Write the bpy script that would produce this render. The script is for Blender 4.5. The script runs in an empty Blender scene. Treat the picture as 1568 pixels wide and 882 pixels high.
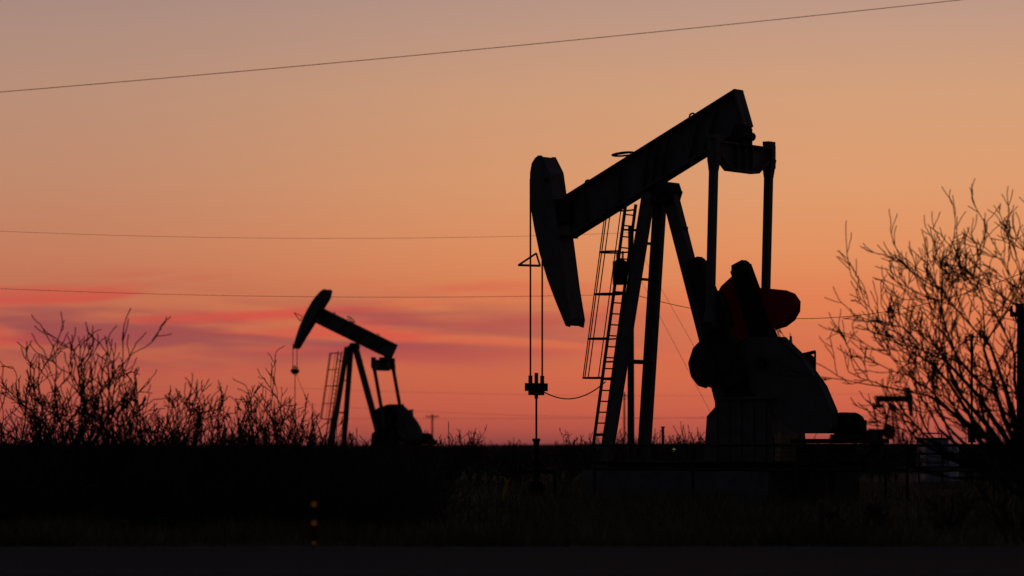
import bpy, math, random
from mathutils import Vector, Matrix, noise
scene = bpy.context.scene
scene.view_settings.view_transform = 'Standard'
scene.view_settings.look = 'None'
scene.view_settings.exposure = 0
F = 4355.0; CH = 1.5; HY = 682.0

def lin(c):
    o = []
    for x in c:
        x /= 255.0
        o.append(x/12.92 if x <= .04045 else ((x+.055)/1.055)**2.4)
    return (o[0], o[1], o[2], 1)

# ------------------------------------------------------------------ camera
cd = bpy.data.cameras.new("camera"); cam = bpy.data.objects.new("camera", cd)
scene.collection.objects.link(cam); scene.camera = cam
cam.location = (0, 0, CH); cam.rotation_euler = (math.radians(90), 0, 0)
cd.lens = 100; cd.sensor_width = 36; cd.shift_y = 241/1568
cd.clip_start = .5; cd.clip_end = 30000
cd.dof.use_dof = True; cd.dof.focus_distance = 80; cd.dof.aperture_fstop = 1.0

# ------------------------------------------------------------------ materials
def mat(name, c1, c2, rough=.8, scale=4, bump=.2, metal=0, spec=.3):
    m = bpy.data.materials.new(name); m.use_nodes = True
    nt = m.node_tree; b = nt.nodes["Principled BSDF"]
    tc = nt.nodes.new("ShaderNodeTexCoord")
    n = nt.nodes.new("ShaderNodeTexNoise"); n.inputs["Scale"].default_value = scale
    n.inputs["Detail"].default_value = 6; n.inputs["Roughness"].default_value = .65
    nt.links.new(tc.outputs["Object"], n.inputs["Vector"])
    r = nt.nodes.new("ShaderNodeValToRGB")
    r.color_ramp.elements[0].position = .35; r.color_ramp.elements[1].position = .68
    r.color_ramp.elements[0].color = (*c1, 1); r.color_ramp.elements[1].color = (*c2, 1)
    nt.links.new(n.outputs["Fac"], r.inputs["Fac"])
    nt.links.new(r.outputs["Color"], b.inputs["Base Color"])
    b.inputs["Roughness"].default_value = rough; b.inputs["Metallic"].default_value = metal
    b.inputs["Specular IOR Level"].default_value = spec
    if bump:
        bp = nt.nodes.new("ShaderNodeBump"); bp.inputs["Strength"].default_value = bump
        bp.inputs["Distance"].default_value = .03
        nt.links.new(n.outputs["Fac"], bp.inputs["Height"]); nt.links.new(bp.outputs["Normal"], b.inputs["Normal"])
    return m
STEEL = mat("painted_steel", (.10, .092, .083), (.165, .155, .135), .65, 3, .1, spec=.2)
STEELD = mat("dark_greasy_steel", (.02, .02, .02), (.05, .045, .04), .7, 5, .2, spec=.15)
GUARD = mat("guard_paint", (.10, .10, .088), (.15, .15, .13), .7, 2, .05, spec=.12)
RED = mat("red_paint", (.34, .012, .008), (.5, .018, .012), .6, 2, .1, spec=.12)
CONC = mat("concrete", (.10, .095, .09), (.2, .19, .17), .9, 2, .4)
YBOX = mat("yellow_brown_boards", (.3, .24, .12), (.42, .34, .17), .8, 6, .3)
WOOD = mat("weathered_wood", (.06, .045, .035), (.11, .09, .07), .9, 6, .4)
BARK = mat("bark", (.035, .028, .022), (.08, .065, .05), .95, 12, .3, spec=.1)
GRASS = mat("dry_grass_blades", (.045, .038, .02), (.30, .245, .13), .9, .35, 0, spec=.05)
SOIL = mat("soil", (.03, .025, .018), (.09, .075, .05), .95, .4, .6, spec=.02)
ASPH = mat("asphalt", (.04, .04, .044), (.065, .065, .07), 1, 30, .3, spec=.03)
PAINT = mat("worn_line_paint", (.08, .08, .08), (.3, .3, .28), .9, 3, .2, spec=.05)
WIRE = mat("wire", (.2, .19, .18), (.35, .33, .31), .6, 5, 0)
WHITE = mat("white_paint", (.6, .62, .68), (.8, .8, .82), .5, 2, .1)
CAB = mat("grey_cabinet_paint", (.3, .29, .34), (.42, .40, .45), .6, 2, .05)
HILL = mat("far_hill_scrub", (.05, .045, .045), (.08, .07, .065), 1, .01, 0, spec=0)
def emis(name, col, s):
    m = bpy.data.materials.new(name); m.use_nodes = True; b = m.node_tree.nodes["Principled BSDF"]
    b.inputs["Base Color"].default_value = col; b.inputs["Emission Color"].default_value = col
    b.inputs["Emission Strength"].default_value = s; return m
LAMP = emis("lit_lamp", (.65, .9, .4, 1), 1.0)
REFL = emis("orange_reflector_glow", (.6, .2, .03, 1), .03)  # faint emission stands in for light the reflectors throw back

# ------------------------------------------------------------------ mesh builder
class M:
    def __init__(s): s.v = []; s.f = []
    def add(s, vs, fs):
        o = len(s.v); s.v += [tuple(v) for v in vs]; s.f += [tuple(i+o for i in f) for f in fs]
    def prism(s, poly, v0, v1):          # poly in (u,z); extruded along lateral v
        n = len(poly)
        s.add([(u, v0, z) for u, z in poly]+[(u, v1, z) for u, z in poly],
              [tuple(range(n)), tuple(range(2*n-1, n-1, -1))]+[(i, (i+1) % n, n+(i+1) % n, n+i) for i in range(n)])
    def box(s, a, b):
        s.prism([(a[0], a[2]), (b[0], a[2]), (b[0], b[2]), (a[0], b[2])], a[1], b[1])
    def bar(s, p, q, w, h, side=(0, 1, 0), off=(0, 0), w2=None, h2=None):
        p = Vector(p); q = Vector(q); d = (q-p).normalized()
        sd = Vector(side); sd = (sd-d*sd.dot(d)).normalized(); up = d.cross(sd)
        w2 = w2 or w; h2 = h2 or h
        vs = []
        for c, ww, hh in ((p, w, h), (q, w2, h2)):
            c = c+sd*off[0]+up*off[1]
            vs += [c-sd*ww/2-up*hh/2, c+sd*ww/2-up*hh/2, c+sd*ww/2+up*hh/2, c-sd*ww/2+up*hh/2]
        s.add(vs, [(0, 1, 2, 3), (7, 6, 5, 4), (0, 1, 5, 4), (1, 2, 6, 5), (2, 3, 7, 6), (3, 0, 4, 7)])
    def ibar(s, p, q, w, h, side=(0, 1, 0), t=.035):
        s.bar(p, q, t, h-2*t, side)
        s.bar(p, q, w, t, side, (0, (h-t)/2)); s.bar(p, q, w, t, side, (0, -(h-t)/2))
    def cyl(s, p, q, r, n=12, r2=None, caps=True):
        p = Vector(p); q = Vector(q); d = (q-p).normalized(); r2 = r if r2 is None else r2
        a = d.orthogonal().normalized(); b = d.cross(a)
        vs = [c+(a*math.cos(6.28318*i/n)+b*math.sin(6.28318*i/n))*rr for c, rr in ((p, r), (q, r2)) for i in range(n)]
        fs = [(i, (i+1) % n, n+(i+1) % n, n+i) for i in range(n)]
        if caps: fs += [tuple(range(n)), tuple(range(2*n-1, n-1, -1))]
        s.add(vs, fs)
    def tube(s, pts, r, n=6):
        for i in range(len(pts)-1): s.cyl(pts[i], pts[i+1], r, n)
    def strand(s, pts, rad, n=3):        # continuous tapered tube
        o = len(s.v); k = len(pts)
        for j in range(k):
            d = (pts[min(j+1, k-1)]-pts[max(j-1, 0)]).normalized()
            a = d.cross(Vector((.31, .9, .17))).normalized(); b = d.cross(a)
            for i in range(n):
                an = 6.28318*i/n
                s.v.append(tuple(pts[j]+(a*math.cos(an)+b*math.sin(an))*rad[j]))
        for j in range(k-1):
            for i in range(n):
                s.f.append((o+j*n+i, o+j*n+(i+1) % n, o+(j+1)*n+(i+1) % n, o+(j+1)*n+i))
    def obj(s, name, m, parent=None, xf=None, flip=False, smooth=False, bevel=0):
        vs = s.v
        if xf: vs = [xf(v) for v in vs]
        if flip: vs = [(v[0], -v[1], v[2]) for v in vs]
        me = bpy.data.meshes.new(name); me.from_pydata(vs, [], s.f); me.update()
        ob = bpy.data.objects.new(name, me); scene.collection.objects.link(ob)
        me.materials.append(m)
        if smooth: me.polygons.foreach_set("use_smooth", [True]*len(me.polygons))
        if parent: ob.parent = parent
        if bevel:
            bm = ob.modifiers.new("bevel", 'BEVEL'); bm.width = bevel; bm.segments = 2; bm.limit_method = 'ANGLE'
        return ob
def empty(name, loc=(0, 0, 0), rz=0, sc=1):
    e = bpy.data.objects.new(name, None); scene.collection.objects.link(e)
    e.location = loc; e.rotation_euler = (0, 0, rz); e.scale = (sc,)*3; return e
def site(bx, by, d):                     # survey bearing -> world position at range d
    return Vector(((bx-784)/F*d, d, CH+(HY-by)/F*d))

# ------------------------------------------------------------------ pumpjack (local frame u toward tail, v lateral, z up)
TH = math.radians(40); OY = 80.0; OX = (1008-784)/F*OY
TX, TY = math.cos(TH), -math.sin(TH); LX, LY = -math.sin(TH), -math.cos(TH)
def Lc(px, py, v):
    k = (px-784)/F
    u = (k*(OY+v*LY)-OX-v*LX)/(TX-k*TY)
    Y = OY+u*TY+v*LY
    return (u, v, CH+(HY-py)/F*Y)
def L2(px, py, v): a = Lc(px, py, v); return (a[0], a[2])

def pumpjack(loc, theta, sc, delta, crank_rot, ladder_v=.5, lobe_mat=None):
    E = empty("pumpjack", loc, -theta, sc)
    lobe_mat = lobe_mat or RED
    piv = L2(1022, 288, 0); cd_, sd_ = math.cos(delta), math.sin(delta)
    def rot(p):
        du, dz = p[0]-piv[0], p[-1]-piv[1]
        nu, nz = piv[0]+du*cd_-dz*sd_, piv[1]+du*sd_+dz*cd_
        return (nu, p[1], nz) if len(p) == 3 else (nu, nz)
    def O(m, n, mt, xf=None, **k): return m.obj(n, mt, E, xf, True, **k)
    # --- walking beam
    tf, tt, bt, bf = L2(866, 303, 0), L2(1131, 137, 0), L2(1147, 193, 0), L2(876, 364, 0)
    bm = L2(1105, 222, 0)
    m = M(); m.prism([tf, tt, bt, bm, bf], -.04, .04)
    def flange(a, b, w, t, sgn):
        d = Vector((b[0]-a[0], 0, b[1]-a[1])).normalized(); n = Vector((-d.z, 0, d.x))*sgn*t/2
        m.bar(Vector((a[0], 0, a[1]))-n, Vector((b[0], 0, b[1]))-n, w, t)
    flange(tf, tt, .42, .06, 1); flange(bf, bm, .42, .06, -1); flange(bm, bt, .42, .06, -1); flange(tt, bt, .42, .06, 1)
    for t in (.12, .34, .5, .56, .62, .8, .9):
        a = (tf[0]+(tt[0]-tf[0])*t, tf[1]+(tt[1]-tf[1])*t); b = (bf[0]+(bm[0]-bf[0])*t, bf[1]+(bm[1]-bf[1])*t)
        m.bar((a[0], 0, a[1]-.07), (b[0], 0, b[1]+.07), .37, .03)
    O(m, "walking_beam", STEEL, rot)
    m = M()
    for px, py in ((1060, 180), (900, 282)):
        c = Lc(px, py, 0); pts = [Vector((c[0]+.1*math.cos(a), 0, c[2]+.02+.1*math.sin(a))) for a in [i*math.pi/6 for i in range(13)]]
        m.tube(pts, .025)
    c = Vector(Lc(955, 236, 0)); pts = [c+Vector((.34*math.cos(a), .3*math.sin(a), .03*math.cos(a))) for a in [i*math.pi/9 for i in range(19)]]
    m.tube(pts, .028); m.cyl(c+Vector((.3, 0, -.25)), c+Vector((.25, 0, 0)), .03, 6); m.cyl(c+Vector((-.34, 0, 0)), c+Vector((.34, 0, .03)), .02, 6)
    O(m, "lifting_eyes", STEELD, rot)
    # --- horsehead
    hv = .33
    near = [(819, 242), (824, 238), (829, 238), (841, 262), (847, 305), (857, 370), (866, 440), (874, 489), (872, 501), (866, 499),
            (850, 460), (838, 428), (826, 388), (818, 350), (812.5, 318), (811, 290), (811.5, 264), (814, 250)]
    hp = [L2(a, b, hv) for a, b in near]
    m = M(); m.prism(hp, hv, hv-.03); m.prism(hp, -hv, -hv+.03)
    n = len(hp)
    vs = []; fs = []
    cx = sum(p[0] for p in hp)/n; cz = sum(p[1] for p in hp)/n
    for p in hp:
        q = (cx+(p[0]-cx)*.985, cz+(p[1]-cz)*.985)
        vs += [(q[0], hv-.01, q[1]), (q[0], -hv+.01, q[1])]
    fs = [(2*i, 2*((i+1) % n), 2*((i+1) % n)+1, 2*i+1) for i in range(n)]
    m.add(vs, fs)
    O(m, "horsehead", STEEL, rot)
    m = M()                                # hinge plates between beam and head
    m.box((tf[0]-.35, -.27, tf[1]-.75), (tf[0]+.35, .27, tf[1]-.05))
    a, b, c = Vector(Lc(794, 406, hv)), Vector(Lc(821, 388, hv)), Vector(Lc(827, 407, hv))
    m.cyl(a, b, .03, 6); m.cyl(b, c, .03, 6); m.cyl(a, c, .035, 6)
    for yy, xx in ((362, 882), (275, 858)):
        p = Lc(xx-24, yy, hv); m.box((p[0]-.02, -hv-.03, p[2]-.03), (p[0]+.1, hv+.03, p[2]+.03))
    O(m, "head_hinge", STEELD, rot)
    # --- bridle, carrier, polished rod
    rp = [rot(p) for p in hp]; lu = min(p[0] for p in rp); lz = [p[1] for p in rp if p[0] == lu][0]
    cu = lu-.02
    cz = Lc(823, 592, 0)[2] - 4.55*delta
    m = M()
    for v in (-.27, .27):
        m.cyl((cu, v, lz+.3), (cu, v, cz+.2), .028, 6)
        m.cyl((cu, v, cz-.1), (cu, v, cz+.32), .06, 8)
    m.cyl((cu, 0, cz), (cu, 0, .9), .03, 8); m.cyl((cu, 0, cz-.35), (cu, 0, cz+.4), .055, 8)
    m.box((cu-.14, -.36, cz-.13), (cu+.14, .36, cz+.1))
    m.box((cu-.1, -.25, cz-.25), (cu+.1, .25, cz-.13))
    O(m, "bridle_and_polished_rod", STEELD)
    m = M()
    for z0, z1, r in ((0, .35, .3), (.35, .45, .22), (.45, .95, .12), (.95, 1.02, .2), (1.02, 1.3, .11), (1.3, 1.36, .16), (1.36, 1.62, .09), (1.62, 1.7, .12)):
        m.cyl((cu, 0, z0), (cu, 0, z1), r, 14)
    m.cyl((cu-.6, 0, .75), (cu+.7, 0, .75), .07, 8); m.cyl((cu+.7, 0, .75), (cu+.7, 0, 0), .07, 8); m.cyl((cu-.6, 0, .75), (cu-.6, 0, .95), .1, 8)
    O(m, "wellhead", STEELD)
    # --- samson post
    m = M(); z0 = 1.05
    tops = {}; bots = {}
    ut, zt = L2(994, 296, .25); ub = L2(926, 700, .88)[0]
    for sgn in (1, -1):
        tp = Vector((ut, .27*sgn, zt)); bo = Vector((ub, .9*sgn, z0-.2))
        tops[sgn] = tp; bots[sgn] = bo
        m.ibar(bo, tp, .20, .34, (0, 1, 0))
        m.bar(bo, tp, .15, .31, (0, 1, 0), w2=.15)
        m.box((bo.x-.3, bo.y-.22, z0-.18), (bo.x+.3, bo.y+.22, z0-.1))
    for t in (.39, .69, .82):
        a = bots[1].lerp(tops[1], t); b = bots[-1].lerp(tops[-1], t); m.bar(a, b, .12, .12 if t < .5 else .07, (1, 0, 0))
    rt = Vector(Lc(1027, 302, 0)); rb = Vector(Lc(1104, 600, 0)); rb = rb+(rb-rt)*((rb.z-z0+.2)/(rt.z-rb.z))
    m.ibar(rb, rt, .26, .40); m.bar(rb, rt, .1, .36)
    m.bar(rb, rt, .22, .30)
    O(m, "samson_post", STEEL)
    m = M()
    c = (piv[0], piv[1]-.02)
    m.prism([L2(1000, 310, 0), L2(1004, 292, 0), L2(1036, 292, 0), L2(1030, 312, 0)], -.3, .3)
    m.cyl((c[0], -.4, c[1]), (c[0], .4, c[1]), .17, 16)
    m.prism([(c[0]-.3, c[1]-.12), (c[0]+.28, c[1]-.12), (c[0]+.16, c[1]+.17), (c[0]-.16, c[1]+.17)], -.34, .34)
    O(m, "saddle_bearing", STEELD)
    m = M(); p = Vector(Lc(1046, 350, 0)); m.bar(p-Vector((.15, 0, 0)), p+Vector((.1, 0, .0)), .2, .1); O(m, "stop_bracket", STEELD)
    # --- tail bearing + equaliser + pitmans
    eq = L2(1136, 228, 0); er = rot(eq)
    tb = rot(L2(1137, 200, 0))
    m = M()
    m.cyl((tb[0], -.25, tb[1]), (tb[0], .25, tb[1]), .16, 14)
    m.box((er[0]-.2, -.22, er[1]+.05), (er[0]+.2, .22, tb[1]))
    m.cyl((tb[0]+.12, -.3, tb[1]-.16), (tb[0]+.12, .3, tb[1]-.16), .12, 10)
    O(m, "tail_bearing", STEELD)
    W = 1.3
    m = M()
    top, bot = er[1]+.1, er[1]-.62
    prof = [(-1.22, top), (1.22, top), (1.22, top-.3), (.62, bot), (-.62, bot), (-1.22, top-.3)]
    n = 6
    for u0, u1, pr in ((er[0]-.03, er[0]+.03, prof),):
        m.add([(u0, a, b) for a, b in pr]+[(u1, a, b) for a, b in pr],
              [tuple(range(n)), tuple(range(2*n-1, n-1, -1))]+[(i, (i+1) % n, n+(i+1) % n, n+i) for i in range(n)])
    for i in range(6):
        a, b = prof[i], prof[(i+1) % 6]
        m.bar((er[0], a[0], a[1]), (er[0], b[0], b[1]), .3, .05, (1, 0, 0))
    for v in (-.35, 0, .35): m.box((er[0]-.14, v-.02, bot+.03), (er[0]+.14, v+.02, top-.03))
    for s_ in (-1, 1):
        m.box((er[0]-.15, s_*W-.11, top-.55), (er[0]+.15, s_*W+.11, top+.08)); m.box((er[0]-.1, s_*W-.17, top+.08), (er[0]+.1, s_*W+.17, top+.2))
    O(m, "equalizer_beam", STEEL)
    # crank
    sh = L2(1116, 562, 1.0); tip = L2(1063, 397, 1.0)
    ca, sa = math.cos(crank_rot), math.sin(crank_rot)
    def crot(p):
        du, dz = p[0]-sh[0], p[-1]-sh[1]
        nu, nz = sh[0]+du*ca-dz*sa, sh[1]+du*sa+dz*ca
        return (nu, p[1], nz) if len(p) == 3 else (nu, nz)
    ax = Vector((tip[0]-sh[0], tip[1]-sh[1])); Ln = ax.length; ax.normalize(); pr = Vector((ax.y, -ax.x))   # pr -> to the right/up
    def cp(al, ac): return (sh[0]+ax.x*al+pr.x*ac, sh[1]+ax.y*al+pr.y*ac)
    pin = crot(cp(1.15, 0))
    mA = M(); mR = M(); mK = M()
    armp = [cp(-.55, -.3), cp(-.45, -.42), cp(Ln-.2, -.28), cp(Ln, -.2), cp(Ln, .18), cp(Ln-.1, .26), cp(-.45, .42), cp(-.55, .3)]
    mA.prism(armp, .88, 1.1)
    mA.prism([(p[0]+.1, p[1]) for p in armp], -.86, -1.08)
    # rib along each arm edge
    for v0, v1, du in ((.86, 1.13, 0), (-.84, -1.11, .1)):
        for sgn in (-1, 1):
            a = cp(-.4, .38*sgn); b = cp(Ln-.15, .25*sgn)
            mA.bar((a[0]+du, (v0+v1)/2, a[1]), (b[0]+du, (v0+v1)/2, b[1]), abs(v1-v0), .07)
    lobeR = [cp(1.05, .42), cp(1.0, .75), cp(1.05, 1.05), cp(1.2, 1.28), cp(1.42, 1.38), cp(1.66, 1.3), cp(1.85, 1.08), cp(2.0, .8), cp(2.2, .42)]
    lobeL = [cp(.55, -.3), cp(.62, -.62), cp(.82, -.95), cp(1.15, -1.18), cp(1.6, -1.3), cp(2.1, -1.26), cp(2.5, -1.05), cp(2.75, -.7), cp(2.85, -.3)]
    mR.prism(lobeR, -.95, -1.25); mR.prism(lobeL, -.98, -1.22)
    lobeD = [cp(.1, -.3), cp(-.2, -.55), cp(-.25, -.8), cp(-.1, -1.0), cp(.2, -1.12), cp(.55, -1.08), cp(.85, -.8), cp(1.0, -.35)]
    mK.prism(lobeD, .8, 1.16)
    mK.prism([cp(1.0, .3), cp(1.1, .42), cp(1.5, .5), cp(1.9, .45), cp(2.1, .28)], .84, 1.14)
    O(mA, "crank_arms", STEELD, crot); O(mR, "counterweights_red", lobe_mat, crot, bevel=.05); O(mK, "counterweights_dark", STEELD, crot, bevel=.05)
    m = M(); m.cyl((sh[0], -1.25, sh[1]), (sh[0], 1.25, sh[1]), .2, 16)
    for s_ in (-1, 1): m.cyl((pin[0], s_*1.05, pin[1]), (pin[0], s_*1.45, pin[1]), .17, 14)
    O(m, "crankshaft_and_pins", STEELD)
    m = M()
    for s_ in (-1, 1):
        a = Vector((er[0], s_*W, top-.3)); b = Vector((pin[0], s_*W, pin[1]))
        m.bar(a, b, .17, .2); m.bar(a, a+(b-a).normalized()*.5, .24, .34, w2=.18, h2=.21)
        m.bar(b+(a-b).normalized()*.5, b, .18, .22, w2=.24, h2=.38)
    O(m, "pitman_arms", STEEL)
    # --- foundation, skid, pedestal, gearbox
    m = M(); m.box((-1.75, -1.2, 0), (4.55, 1.2, .78)); O(m, "foundation_slab", CONC, bevel=.03)
    m = M()
    for v in (-.95, .95): m.ibar((-1.9, v, .92), (6.3, v, .92), .22, .26)
    for u in (-1.6, -.6, .6, 1.8, 3, 4.3, 5.2, 6.2): m.bar((u, -.84, .9), (u, .84, .9), .12, .18, (1, 0, 0))
    m.box((4.95, -.6, 0), (5.25, .6, .78)); m.box((6.1, -.6, 0), (6.3, .6, .78))
    O(m, "skid", STEELD)
    m = M()
    zp = 2.75
    m.prism([(2.15, 1.06), (4.5, 1.06), (4.35, zp), (2.75, zp), (2.25, zp-.45)], -.78, .78)
    for u in (2.6, 3.0, 3.4, 3.8, 4.2): m.box((u-.03, -.84, 1.07), (u+.03, .84, zp-.05))
    m.box((2.6, -.88, zp), (4.5, .88, zp+.07))
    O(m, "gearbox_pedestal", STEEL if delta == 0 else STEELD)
    m = M()
    m.prism([(2.75, zp+.08), (4.4, zp+.08), (4.45, sh[1]+.15), (4.1, sh[1]+.6), (3.4, sh[1]+.75), (2.8, sh[1]+.5), (2.65, sh[1]+.1)], -.62, .62)
    m.box((2.6, -.7, sh[1]-.05), (4.5, .7, sh[1]+.04))
    m.cyl((4.1, -.95, sh[1]+.1), (4.1, .95, sh[1]+.1), .14, 10)
    O(m, "gearbox", STEELD, bevel=.03)
    m = M()
    gp = [(1130, 534), (1146, 518), (1193, 517), (1225, 548), (1256, 592), (1272, 630), (1272, 655), (1266, 662), (1222, 662), (1208, 655), (1150, 596)]
    m.prism([L2(a, b, .72) for a, b in gp], .72, .42)
    O(m, "belt_guard", GUARD, bevel=.03)
    m = M()
    p = Lc(1285, 672, 0); zz = p[2]
    m.box((5.0, -.75, zz-.12), (7.15, .75, zz)); m.box((5.1, -.6, 1.05), (5.25, .6, zz-.13)); m.box((6.05, -.6, 1.05), (6.2, .6, zz-.13))
    m.bar((6.25, -.6, 1.0), (7.0, -.6, zz-.13), .08, .1); m.bar((6.25, .6, 1.0), (7.0, .6, zz-.13), .08, .1)
    O(m, "motor_platform", STEELD)
    m = M()
    m.cyl((6.3, -.45, zz+.38), (6.3, .38, zz+.38), .3, 18); m.cyl((6.3, -.55, zz+.38), (6.3, -.45, zz+.38), .22, 18)
    m.box((6.0, -.4, zz), (6.6, .35, zz+.12)); m.box((6.55, -.2, zz+.2), (6.8, .15, zz+.5)); m.box((6.85, -.3, zz), (7.1, .2, zz+.22))
    for i in range(7): m.cyl((6.3, -.35+i*.1, zz+.38), (6.3, -.33+i*.1, zz+.38), .33, 18)
    O(m, "electric_motor", STEELD)
    m = M()
    c = Lc(1234, 556, -.75); m.cyl((c[0], -.85, c[2]), (c[0], -.65, c[2]), .26, 16); m.bar((c[0], -.75, c[2]), (4.3, -.75, c[2]-.35), .12, .2)
    m.cyl((c[0]-.28, -.75, c[2]+.2), (c[0]+.3, -.75, c[2]+.3), .05, 8); m.cyl((c[0]+.3, -.75, c[2]+.3), (c[0]+.3, -.75, c[2]-.5), .03, 6)
    m.cyl((c[0]+.3, -.75, c[2]-.5), (c[0]-.1, -.75, c[2]-.7), .03, 6); m.cyl((c[0], -.9, c[2]), (c[0], -.6, c[2]), .12, 12)
    m.cyl((c[0]-.5, -.75, c[2]+.05), (c[0]-.5, -.75, c[2]+.75), .035, 6)
    O(m, "brake_assembly", STEELD)
    m = M()
    for i in range(6): m.box((4.6, -.2, 1.08+i*.12), (4.68, .9, 1.08+i*.12+.1))
    m.box((4.69, -.22, 1.06), (4.74, -.16, 1.85)); m.box((4.69, .84, 1.06), (4.74, .9, 1.85))
    O(m, "slatted_cover", YBOX)
    # --- ladder with cage
    m = M()
    lv = ladder_v
    lt = Vector(Lc(966, 312, lv)); lb = Vector(Lc(916, 684, lv)); lb = lb+(lb-lt)*((lb.z-.9)/(lt.z-lb.z))
    hw = .23
    for s_ in (-1, 1):
        o = Vector((0, s_*hw, 0)); m.bar(lb+o, lt+o, .06, .07)
    N = int((lt-lb).length/.31)
    for i in range(1, N):
        c = lb.lerp(lt, i/N); m.cyl(c-Vector((0, hw, 0)), c+Vector((0, hw, 0)), .022, 5)
    hoops = [(333), (382), (447), (515), (576)]
    def at_y(py):
        for i in range(200):
            c = lb.lerp(lt, i/200)
            Y = OY+c.x*TY+c.y*LY
            if HY-(c.z-CH)/Y*F <= py: return c
        return lt
    rings = []
    for py in hoops:
        c = at_y(py+4 if py > 340 else 322)
        pts = []
        for k in range(11):
            a = math.pi*k/10
            pts.append(c+Vector((-.1-.72*math.sin(a)**.8 if 0 < k < 10 else 0, .38*math.cos(a) if 0 < k < 10 else hw*math.cos(a), 0)))
        rings.append(pts); m.tube(pts, .026, 5)
    for k in (2, 4, 5, 6, 8):
        m.tube([r[k] for r in rings], .017, 5)
    for t in (.12, .4, .66, .9):
        c = lb.lerp(lt, t); lg = bots[1].lerp(tops[1], (c.z-bots[1].z)/(tops[1].z-bots[1].z))
        m.bar(c+Vector((0, hw, 0)), lg, .05, .05); m.bar(c-Vector((0, hw, 0)), lg, .05, .05)
    O(m, "caged_ladder", STEELD)
    m = M()
    a = Vector((cu+.15, .2, cz)); b = at_y(586) - Vector((.05, 0, 0))
    pts = [a.lerp(b, i/14)+Vector((0, 0, -.42*(4*(i/14)*(1-i/14)) if delta == 0 else -.9*(4*(i/14)*(1-i/14)))) for i in range(15)]
    m.tube(pts, .018, 5); O(m, "load_cell_cable", STEELD)
    return E

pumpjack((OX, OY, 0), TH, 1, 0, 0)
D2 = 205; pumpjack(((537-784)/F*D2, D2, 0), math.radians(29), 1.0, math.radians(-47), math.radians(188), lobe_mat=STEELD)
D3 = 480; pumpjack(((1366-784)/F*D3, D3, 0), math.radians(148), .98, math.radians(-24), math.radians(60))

# fence round main unit
fe = empty("pipe_fence", (OX, OY, 0), -TH)
m = M(); us = [-.7+i*1.69 for i in range(7)]
for v in (2.0, -2.3):
    for z in (1.5, .85): m.cyl((us[0], v, z), (us[-1], v, z), .035, 8)
    for u in us[::2]: m.cyl((u, v, 0), (u, v, 1.5), .04, 8)
for u in (us[0], us[-1]):
    for z in (1.5, .85): m.cyl((u, -2.3, z), (u, 2.0, z), .035, 8)
m.obj("rails_and_posts", STEELD, fe, flip=True)

# ------------------------------------------------------------------ ground, road, hills
m = M(); S = 9000
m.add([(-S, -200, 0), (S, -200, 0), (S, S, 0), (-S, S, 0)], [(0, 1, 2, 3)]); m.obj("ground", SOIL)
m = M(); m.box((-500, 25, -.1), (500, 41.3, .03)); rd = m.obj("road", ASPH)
m = M(); m.box((-500, 40.6, .031), (500, 40.72, .036)); m.box((-500, 33.05, .031), (500, 33.17, .036)); o = m.obj("edge_line", PAINT, rd)
m = M(); rng = random.Random(3)
xs = [-1500+i*25 for i in range(121)]
hs = [1+9*max(0, noise.noise(Vector((x*.0022, 3, 0)))+.15) for x in xs]
for i in range(120):
    m.add([(xs[i], 2900, -1), (xs[i+1], 2900, -1), (xs[i+1], 3050, hs[i+1]), (xs[i], 3050, hs[i])], [(0, 1, 2, 3)])
m.obj("hills", HILL)

# ------------------------------------------------------------------ vegetation
def rv(rng): return Vector((rng.gauss(0, 1), rng.gauss(0, 1), rng.gauss(0, 1)))
def grow(m, p, d, Ln, r, lev, rng, up=.08, kids=(2, 4), jit=.16, ratio=(.45, .75), rmin=.007, n=3, ang=.75, segs=5):
    pts = [p]; rad = [r]; d = d.normalized(); dirs = [d]
    for i in range(segs):
        d = (d+rv(rng)*jit+Vector((0, 0, up))).normalized(); p = p+d*Ln/segs
        pts.append(p); rad.append(max(rmin, r*(1-.6*(i+1)/segs))); dirs.append(d)
    m.strand(pts, rad, n if lev < 2 else 5)
    if lev > 0:
        k = rng.randint(*kids)
        for j in range(k):
            i = rng.randint(1, segs) if j else segs
            dd = (dirs[i]+rv(rng).cross(dirs[i]).normalized()*rng.uniform(.6, 1.3)*ang).normalized()
            if dd.z < -.3: dd.z *= -.3
            grow(m, pts[i], dd, Ln*rng.uniform(*ratio), max(rmin, rad[i]*.75), lev-1, rng, up, kids, jit, ratio, rmin, n, ang, segs)

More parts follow.
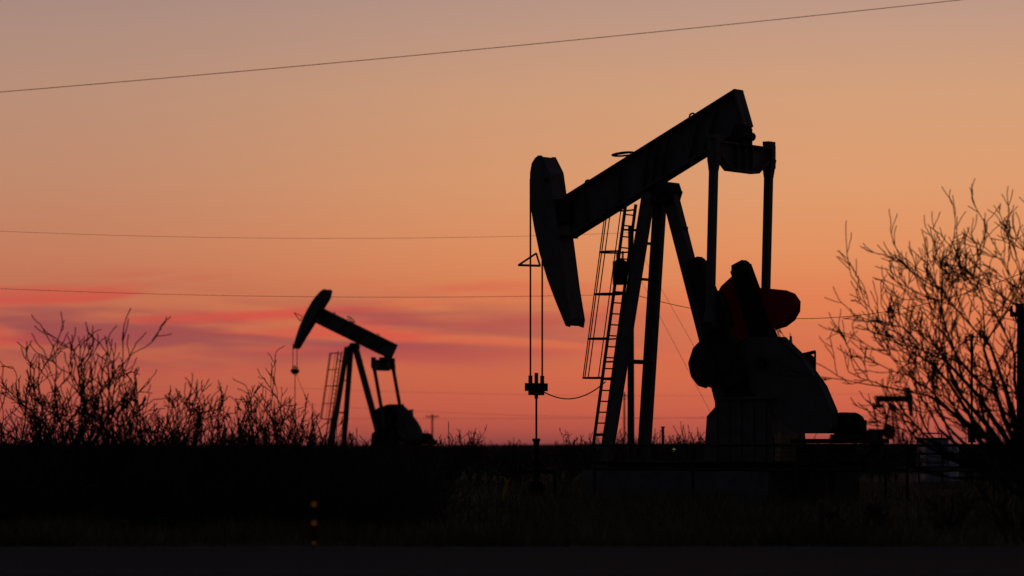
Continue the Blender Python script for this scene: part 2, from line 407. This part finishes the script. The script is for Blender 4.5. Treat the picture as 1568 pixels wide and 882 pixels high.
def bush(bx, topy, dist, seed, spread=.5, stems=4, lev=3, name="mesquite_bush", r0=.04, rmin=.0105, kids=(2, 4)):
    rng = random.Random(seed); p = site(bx, 682, dist); p.z = 0
    H = CH+(HY-topy)/F*dist; m = M()
    for i in range(stems):
        a = rng.uniform(0, 6.28); sp = rng.uniform(.1, spread)
        grow(m, Vector((rng.uniform(-.15, .15), rng.uniform(-.15, .15), 0)), Vector((math.cos(a)*sp, math.sin(a)*sp, 1)),
             H*rng.uniform(.5, .66), r0, lev, rng, .10, kids, .17, (.38, .62), rmin, 3, .72)
    zm = max(v[2] for v in m.v); k = H/zm
    m.v = [(v[0]*k, v[1]*k, v[2]*k) for v in m.v]
    o = m.obj(name, BARK); o.location = p; return o
for i, (bx, ty, D) in enumerate([(72, 480, 52), (128, 472, 50), (160, 540, 54), (44, 526, 56), (182, 550, 50), (236, 568, 54), (292, 572, 52),
        (322, 584, 57), (350, 582, 53), (424, 530, 55), (400, 580, 51), (462, 564, 56), (268, 595, 50), (8, 635, 53), (500, 622, 53), (440, 600, 56), (212, 610, 55), (376, 610, 54),
        (100, 590, 57), (30, 615, 55), (140, 600, 56), (250, 625, 56), (310, 620, 55), (430, 635, 50), (480, 640, 52), (60, 560, 53), (112, 530, 51), (168, 600, 52)]):
    bush(bx, ty, D, 500+i, .45 if ty < 550 else .55, 5, 3, rmin=.0105 if ty < 560 else .0095, r0=.05 if ty < 560 else .04)
bush(722, 650, 120, 301, .8, 6, 3, rmin=.014); bush(872, 655, 125, 302, .8, 6, 3, rmin=.014); bush(690, 662, 118, 303, .8, 5, 3, rmin=.014)

# right tree (bare mesquite), trunk just beyond the frame edge
def tree(bx, D, limbs, seed, lev=4, up=.05):
    rng = random.Random(seed); m = M(); p0 = Vector((0, 0, 0)); fork = Vector((-.1, 0, .9))
    m.strand([p0, Vector((-.05, 0, .5)), fork], [.2, .16, .14], 8)
    for (ax, el, ln) in limbs:
        a = math.radians(ax); e = math.radians(el)
        d = Vector((math.cos(a)*math.cos(e), math.sin(a)*math.cos(e), math.sin(e)))
        grow(m, fork-Vector((0, 0, rng.uniform(0, .4))), d, ln, .065, lev, rng, up, (3, 4), .11, (.46, .68), .0088, 3, .62, 6)
    o = m.obj("bare_tree", BARK); p = site(bx, 682, D); p.z = 0; o.location = p; return o
tree(1592, 50, [(180, 22, 2.0), (176, 36, 2.35), (183, 48, 2.6), (186, 58, 2.7), (172, 42, 2.5), (165, 66, 2.7), (192, 30, 2.3), (200, 8, 1.5), (100, 72, 2.6), (-80, 60, 2.3), (10, 60, 2.3),
                (0, 30, 2.2), (60, 45, 2.2), (-30, 80, 2.6), (180, 80, 2.7), (178, 54, 2.6), (170, 74, 2.7), (185, 28, 2.2)], 21)
bush(1545, 715, 44, 401, 1.4, 8, 3); bush(1452, 745, 45, 402, 1.6, 6, 3); bush(1350, 765, 46, 403, 1.6, 6, 3); bush(1290, 775, 47, 404, 1.6, 5, 3)

# low brush mass
rng = random.Random(11); m = M()
def clear(x, D):                          # service yard kept free of scrub (main pad + cabinet approach)
    return (-2.5 < x < 16 and D < 96) or (.135 < x/D < .162 and 60 < D < 130)
def clump(m, x, y, h, rng, k=10, rmin=.012):
    for i in range(k):
        a = rng.uniform(0, 6.28); sp = rng.uniform(.1, 1.1)
        grow(m, Vector((x+rng.uniform(-.4, .4)*h, y+rng.uniform(-.4, .4)*h, 0)), Vector((math.cos(a)*sp, math.sin(a)*sp, 1)),
             h*rng.uniform(.5, .8), .015, 1, rng, .08, (3, 5), .2, (.4, .7), rmin, 3, .8, 3)
for i in range(950):
    D = 62+260*rng.random()**1.3; x = rng.uniform(-.2, .2)*D
    if clear(x, D): continue
    c = noise.noise(Vector((x*.05, D*.02, 5)))
    clump(m, x, D, rng.uniform(.75, 1.4)*(1+1.0*max(0, c+.1)), rng, 9, .011*D/80)
for i in range(260):
    D = rng.uniform(48, 64); x = rng.uniform(-.19, -.03)*D
    clump(m, x, D, rng.uniform(.8, 1.8), rng, 10, .0095)
m.obj("brush", BARK)

m = M()
def leaves(x, y, rx, h, n, sz=1):
    for i in range(n):
        a = rng.uniform(0, 6.28); r = rx*math.sqrt(rng.random()); z = h*rng.random()**.8*(1-.5*(r/rx)**2)
        p = Vector((x+r*math.cos(a), y+r*math.sin(a), z)); s = rng.uniform(.04, .09)*sz
        a1 = rv(rng).normalized()*s; b1 = rv(rng).normalized()*s
        m.add([p, p+a1, p+b1], [(0, 1, 2)])
for i in range(520):
    D = 70+430*rng.random(); x = rng.uniform(-.2, .2)*D
    if clear(x, D): continue
    c = noise.noise(Vector((x*.04, D*.02, 9)))
    leaves(x, D, rng.uniform(.8, 2.2)*D/120, rng.uniform(.9, 1.5)*(1+(1.0 if D > 180 else .4)*max(0, c+.15)), 190, max(1, D/160))
for i in range(90):
    D = rng.uniform(48, 66); x = rng.uniform(-.19, -.05)*D
    leaves(x, D, rng.uniform(.5, 1.0), rng.uniform(.6, 1.3), 220)
m.obj("undergrowth", mat("scrub_leaves", (.03, .032, .018), (.07, .065, .035), .95, 2, 0, spec=.05))

# grass
m = M()
for i in range(75000):
    D = 42+70*rng.random()**1.5; x = rng.uniform(-.195, .195)*D
    c = noise.noise(Vector((x*.35, D*.25, 0)))
    if rng.random() > .55+c: continue
    h = rng.uniform(.1, .34)*(1+1.1*max(0, c)); w = rng.uniform(.008, .018)
    a = rng.uniform(0, 6.28); lx, ly = rng.gauss(0, .35)*h, rng.gauss(0, .35)*h
    ca, sa = math.cos(a)*w, math.sin(a)*w
    m.add([(x-ca, D-sa, 0), (x+ca, D+sa, 0), (x+lx, D+ly, h)], [(0, 1, 2)])
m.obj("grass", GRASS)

# ------------------------------------------------------------------ utility poles and wires
def pole(name, bx, topy, D, r=.14, arms=(), trans=None):
    p = site(bx, 682, D); E = empty(name, (p.x, D, 0)); H = CH+(HY-topy)/F*D
    m = M(); m.cyl((0, 0, 0), (0, 0, H), r, 10, r*.75); m.obj("shaft", WOOD, E)
    m = M()
    for z, w in arms:
        m.box((-w, -r-.12, z-.06), (w, -r-.01, z+.06))
        for x in (-w*.9, -w*.4, w*.4, w*.9): m.cyl((x, -r-.06, z+.06), (x, -r-.06, z+.24), .045, 8, .03)
        m.bar((-w*.6, -r-.06, z-.06), (0, -r-.06, z-.5), .04, .04); m.bar((w*.6, -r-.06, z-.06), (0, -r-.06, z-.5), .04, .04)
    if arms: m.obj("crossarm", WOOD, E)
    if trans:
        m = M(); x, z, s = trans
        m.cyl((x, 0, z-.4*s), (x, 0, z+.4*s), .26*s, 16); m.cyl((x, 0, z+.4*s), (x, 0, z+.5*s), .2*s, 16, .08*s)
        m.cyl((x+.1, 0, z+.45*s), (x+.1, 0, z+.75*s), .04, 6); m.cyl((x-.12, 0, z+.45*s), (x-.12, 0, z+.7*s), .04, 6)
        m.box((x, -.05, z+.15), (0, .05, z+.25)); m.obj("transformer", STEELD, E)
    return E
DP = 112
z_at = lambda y, D: CH+(HY-y)/F*D
pole("utility_pole", 966, 346, DP, .15, trans=(-.42, z_at(418, DP), 1.15))
pole("utility_pole", 1563, 465, 78, .13, arms=((z_at(482, 78), .32),))
pole("utility_pole", 662, 634, 400, .15, arms=((z_at(638, 400), .95),))
pole("utility_pole", 956, 600, 330, .14, arms=((z_at(606, 330), 1.1),))
pole("utility_pole", 1310, 640, 480, .15, arms=((z_at(642, 480), 1.1),))
pole("utility_pole", 60, 640, 520, .12, arms=((z_at(642, 520), 1.1),))
def wire(name, pts, r):
    cu = bpy.data.curves.new(name, 'CURVE'); cu.dimensions = '3D'; cu.bevel_depth = r; cu.bevel_resolution = 1
    s = cu.splines.new('POLY'); s.points.add(len(pts)-1)
    for i, p in enumerate(pts): s.points[i].co = (*p, 1)
    o = bpy.data.objects.new(name, cu); scene.collection.objects.link(o); cu.materials.append(WIRE); return o
def through(p1, p2, p3, D, x0, x1, r, n=40):
    # parabola fitted to three surveyed sightings at range D, extended to poles at x0 / x1
    P = [site(*p, D) for p in (p1, p2, p3)]
    def f(x):
        s = 0
        for i in range(3):
            t = P[i].z
            for j in range(3):
                if j != i: t *= (x-P[j].x)/(P[i].x-P[j].x)
            s += t
        return s
    return wire("power_line", [Vector((x0+(x1-x0)*i/n, D, f(x0+(x1-x0)*i/n))) for i in range(n+1)], r)
through((0, 141), (760, 73), (1470, 0), 60, -22, 22, .0078)
xp = site(966, 0, DP).x
through((0, 354), (560, 365), (950, 357), DP, -40, xp, .0065)
through((0, 442), (560, 455), (950, 451), DP, -40, xp, .0085)
through((985, 455), (1230, 488), (1568, 417), 95, site(966, 0, 95).x, 24, .012)
through((0, 640), (700, 641), (1568, 637), 420, -90, 90, .022)
through((690, 602), (1000, 606), (1400, 601), 330, -30, 60, .012)
through((690, 632), (1000, 640), (1400, 634), 330, -30, 60, .014)
for (a, b) in (((966, 400), (1088, 632)), ((966, 360), (1105, 605))):
    pa = site(*a, DP); pb = site(*b, DP); d = pb-pa; pb = pa+d*(pa.z/(pa.z-pb.z)); w = wire("guy_wire", [pa, pb], .007)

# antenna mast
D = 100; p = site(1488, 682, D); E = empty("antenna_mast", (p.x, D, 0)); m = M(); zt = z_at(512, D)
m.cyl((0, 0, 0), (0, 0, zt), .04, 8); z = z_at(516, D); m.cyl((-.25, 0, z), (.65, 0, z), .02, 6)
for i in range(7): m.cyl((-.2+i*.13, 0, z-.14+i*.01), (-.2+i*.13, 0, z+.14-i*.01), .014, 5)
m.cyl((-.2, -.25, z), (-.2, .25, z), .012, 5); m.box((-.12, -.1, 1.6), (.12, .1, 2.1)); m.obj("mast_and_yagi", STEELD, E)
# control cabinet + tank
D = 118; p = site(1428, 682, D); E = empty("control_cabinet", (p.x, D, 0), math.radians(14)); m = M()
m.box((-.5, -.5, .12), (.5, .5, 1.75)); m.box((-.55, -.55, 0), (.55, .55, .12)); m.box((-.4, -.53, .3), (.4, -.501, 1.62)); m.obj("housing", CAB, E, bevel=.01)
m = M(); m.box((-.56, -.56, 1.751), (.56, .56, 1.82)); m.cyl((.3, -.56, .9), (.3, -.56, 1.1), .02, 6)
m.tube([Vector(q) for q in ((-.4, 0, 1.8), (-.4, 0, 2.0), (.4, 0, 2.0), (.4, 0, 1.8))], .03); m.obj("roof_and_lifting_rail", STEELD, E)
p = site(1457, 682, 121); E = empty("water_tank", (p.x, 121, 0)); m = M(); m.cyl((0, 0, .1), (0, 0, 1.5), .3, 20); m.cyl((0, 0, 1.5), (0, 0, 1.6), .3, 20, .1); m.cyl((0, 0, 0), (0, 0, .1), .34, 20)
m.obj("tank_shell", WHITE, E, smooth=False)
E = empty("pipe_fence", (0, 0, 0)); m = M(); D = 108
for i in range(9):
    x = site(1335+i*36, 0, D).x; m.cyl((x, D, 0), (x, D, 1.2), .04, 6)
for z in (.6, 1.18): m.cyl((site(1335, 0, D).x, D, z), (site(1335+8*36, 0, D).x, D, z), .035, 6)
m.obj("rails_and_posts", STEELD, E)
for bx, ty, D in ((190, 798, 44.5), (303, 804, 44.5), (1257, 768, 45)):
    p = site(bx, 0, D); E = empty("fence_post", (p.x, D, 0)); m = M(); h = z_at(ty, D)
    m.cyl((0, 0, 0), (.01, 0, h), .07, 9, .06); m.cyl((.01, 0, h), (.01, 0, h+.015), .06, 9, .03); m.cyl((-.08, 0, h*.7), (.08, 0, h*.7), .01, 5); m.obj("post", WOOD, E)
p = site(1015, 0, 105); E = empty("vent_pipe", (p.x, 105, 0)); m = M(); m.cyl((0, 0, 0), (0, 0, z_at(655, 105)), .05, 8); m.cyl((0, 0, z_at(655, 105)), (0, 0, z_at(653, 105)), .08, 8); m.obj("pipe", STEELD, E)
p = site(773, 0, 76); E = empty("marker_post", (p.x, 76, 0), 0); m = M(); m.bar((-.06, 0, 0), (.06, 0, .55), .05, .09, (0, 1, 0)); m.cyl((.06, 0, .55), (.065, 0, .58), .05, 8); m.obj("post", mat("yellow_paint", (.6, .33, .03), (.75, .42, .05), .6), E)
D = 43; p = site(481, 0, D); E = empty("delineator_post", (p.x, D, 0)); m = M(); m.box((-.025, -.01, 0), (.025, .01, .68)); m.obj("post", STEELD, E)
m = M()
for y in (772, 801, 833):
    z = z_at(y, D); m.cyl((0, -.03, z), (0, -.012, z), .045, 14)
m.obj("reflectors", REFL, E)
p = site(1033, 688, 180); E = empty("yard_lamp", (p.x, 180, 0)); m = M(); m.cyl((0, 0, 0), (0, 0, p.z-.1), .05, 8); m.obj("post", STEELD, E)
m = M(); m.cyl((0, 0, p.z-.1), (0, 0, p.z+.1), .12, 10, .07); m.obj("lamp_head", LAMP, E)

# ------------------------------------------------------------------ sky
w = bpy.data.worlds.new("World"); scene.world = w; w.use_nodes = True; nt = w.node_tree; nt.nodes.clear()
N = nt.nodes.new; Lk = nt.links.new
def mth(op, a, b=None, clamp=False):
    n = N("ShaderNodeMath"); n.operation = op; n.use_clamp = clamp
    for i, x in enumerate((a, b)):
        if x is None: continue
        if isinstance(x, (int, float)): n.inputs[i].default_value = x
        else: Lk(x, n.inputs[i])
    return n.outputs[0]
def mrange(x, a, b, c=0, d=1, smooth=True):
    n = N("ShaderNodeMapRange"); n.interpolation_type = 'SMOOTHSTEP' if smooth else 'LINEAR'
    Lk(x, n.inputs[0])
    for i, q in enumerate((a, b, c, d)): n.inputs[i+1].default_value = q
    return n.outputs[0]
def mix(f, a, b, mode='MIX'):
    n = N("ShaderNodeMix"); n.data_type = 'RGBA'; n.blend_type = mode
    for i, x in ((0, f), (6, a), (7, b)):
        if isinstance(x, (int, float, tuple)): n.inputs[i].default_value = x
        else: Lk(x, n.inputs[i])
    return n.outputs[2]
tc = N("ShaderNodeTexCoord"); nrm = N("ShaderNodeVectorMath"); nrm.operation = 'NORMALIZE'; Lk(tc.outputs["Generated"], nrm.inputs[0])
sp = N("ShaderNodeSeparateXYZ"); Lk(nrm.outputs[0], sp.inputs[0]); X, Y, Z = sp.outputs
t = mrange(Z, 0, .2, 0, 1, False)
cr = N("ShaderNodeValToRGB"); e = cr.color_ramp.elements
stops = [(677, (142, 70, 68)), (660, (172, 80, 70)), (630, (194, 91, 72)), (560, (208, 106, 75)), (470, (217, 123, 82)), (380, (220, 141, 96)),
         (280, (216, 152, 110)), (150, (206, 155, 121)), (40, (189, 150, 131)), (-60, (168, 141, 135))]
e[0].position = 0; e[0].color = lin((128, 62, 64)); e[1].position = 1; e[1].color = lin((130, 118, 130))
for y, c in stops:
    q = e.new((HY-y)/F/.2); q.color = lin(c)
Lk(t, cr.inputs[0]); col = cr.outputs[0]
lf = mrange(X, .02, -.19)
col = mix(mth('MULTIPLY', lf, .3), col, mix(mrange(Z, .02, .14), lin((176, 86, 80)), lin((168, 142, 132))))
# bands of cloud
def noise_at(sx, sz, tilt, off, sc, det, dist):
    cmb = N("ShaderNodeCombineXYZ")
    Lk(mth('MULTIPLY', X, sx), cmb.inputs[0]); Lk(mth('ADD', mth('MULTIPLY', Z, sz), mth('MULTIPLY', X, tilt)), cmb.inputs[1]); cmb.inputs[2].default_value = off
    n = N("ShaderNodeTexNoise"); n.inputs["Scale"].default_value = sc; n.inputs["Detail"].default_value = det; n.inputs["Roughness"].default_value = .5
    n.inputs["Distortion"].default_value = dist; Lk(cmb.outputs[0], n.inputs["Vector"]); return n.outputs[0]
nA = noise_at(9, 95, 4, 1.7, 1.1, 5, .5)
nB = noise_at(13, 150, -5, 6.3, 1.0, 4, .3)
nC = noise_at(8, 20, 0, 3.1, 1.0, 2, 0)
zc = mth('ADD', Z, mth('MULTIPLY', mth('SUBTRACT', nC, .5), .022))   # the cloud bank's upper limit wanders
band = mth('MULTIPLY', mrange(zc, .022, .037), mrange(zc, .064, .049))
left = mrange(X, .09, -.05, .12, 1)
pk = mth('MULTIPLY', mth('MULTIPLY', mrange(nB, .40, .62), band), left)
col = mix(mth('MULTIPLY', pk, .85), col, lin((218, 84, 72)))
low = mrange(Z, .054, .042, .2, 1)
cl = mth('MULTIPLY', mth('MULTIPLY', mth('MULTIPLY', mrange(nA, .40, .57), band), left), low)
col = mix(mth('MULTIPLY', cl, .85), col, lin((160, 78, 82)))
az = mrange(X, -.2, .14, .86, 1.04, True)
cz = N("ShaderNodeCombineColor"); Lk(az, cz.inputs[0]); Lk(az, cz.inputs[1]); Lk(mrange(X, -.2, .14, .9, 1.0), cz.inputs[2])
col = mix(1.0, col, cz.outputs[0], 'MULTIPLY')
dim = lin((44, 46, 60))
col = mix(mrange(Z, .19, .6), col, dim)
col = mix(mrange(Y, .92, .1), col, lin((40, 40, 50)))
bg = N("ShaderNodeBackground"); Lk(col, bg.inputs[0]); bg.inputs[1].default_value = 1
sky = N("ShaderNodeTexSky"); sky.sky_type = 'NISHITA'; sky.sun_disc = False; sky.sun_elevation = math.radians(.5); sky.sun_rotation = math.radians(10)
bg2 = N("ShaderNodeBackground"); Lk(sky.outputs[0], bg2.inputs[0]); bg2.inputs[1].default_value = .002
ad = N("ShaderNodeAddShader"); Lk(bg.outputs[0], ad.inputs[0]); Lk(bg2.outputs[0], ad.inputs[1])
out = N("ShaderNodeOutputWorld"); Lk(ad.outputs[0], out.inputs[0])
sl = bpy.data.lights.new("sun", 'SUN'); sl.energy = .03; sl.angle = math.radians(8); sl.color = (1, .5, .3)
so = bpy.data.objects.new("sun", sl); scene.collection.objects.link(so)
so.rotation_euler = (math.radians(-88.5), 0, math.radians(-10))
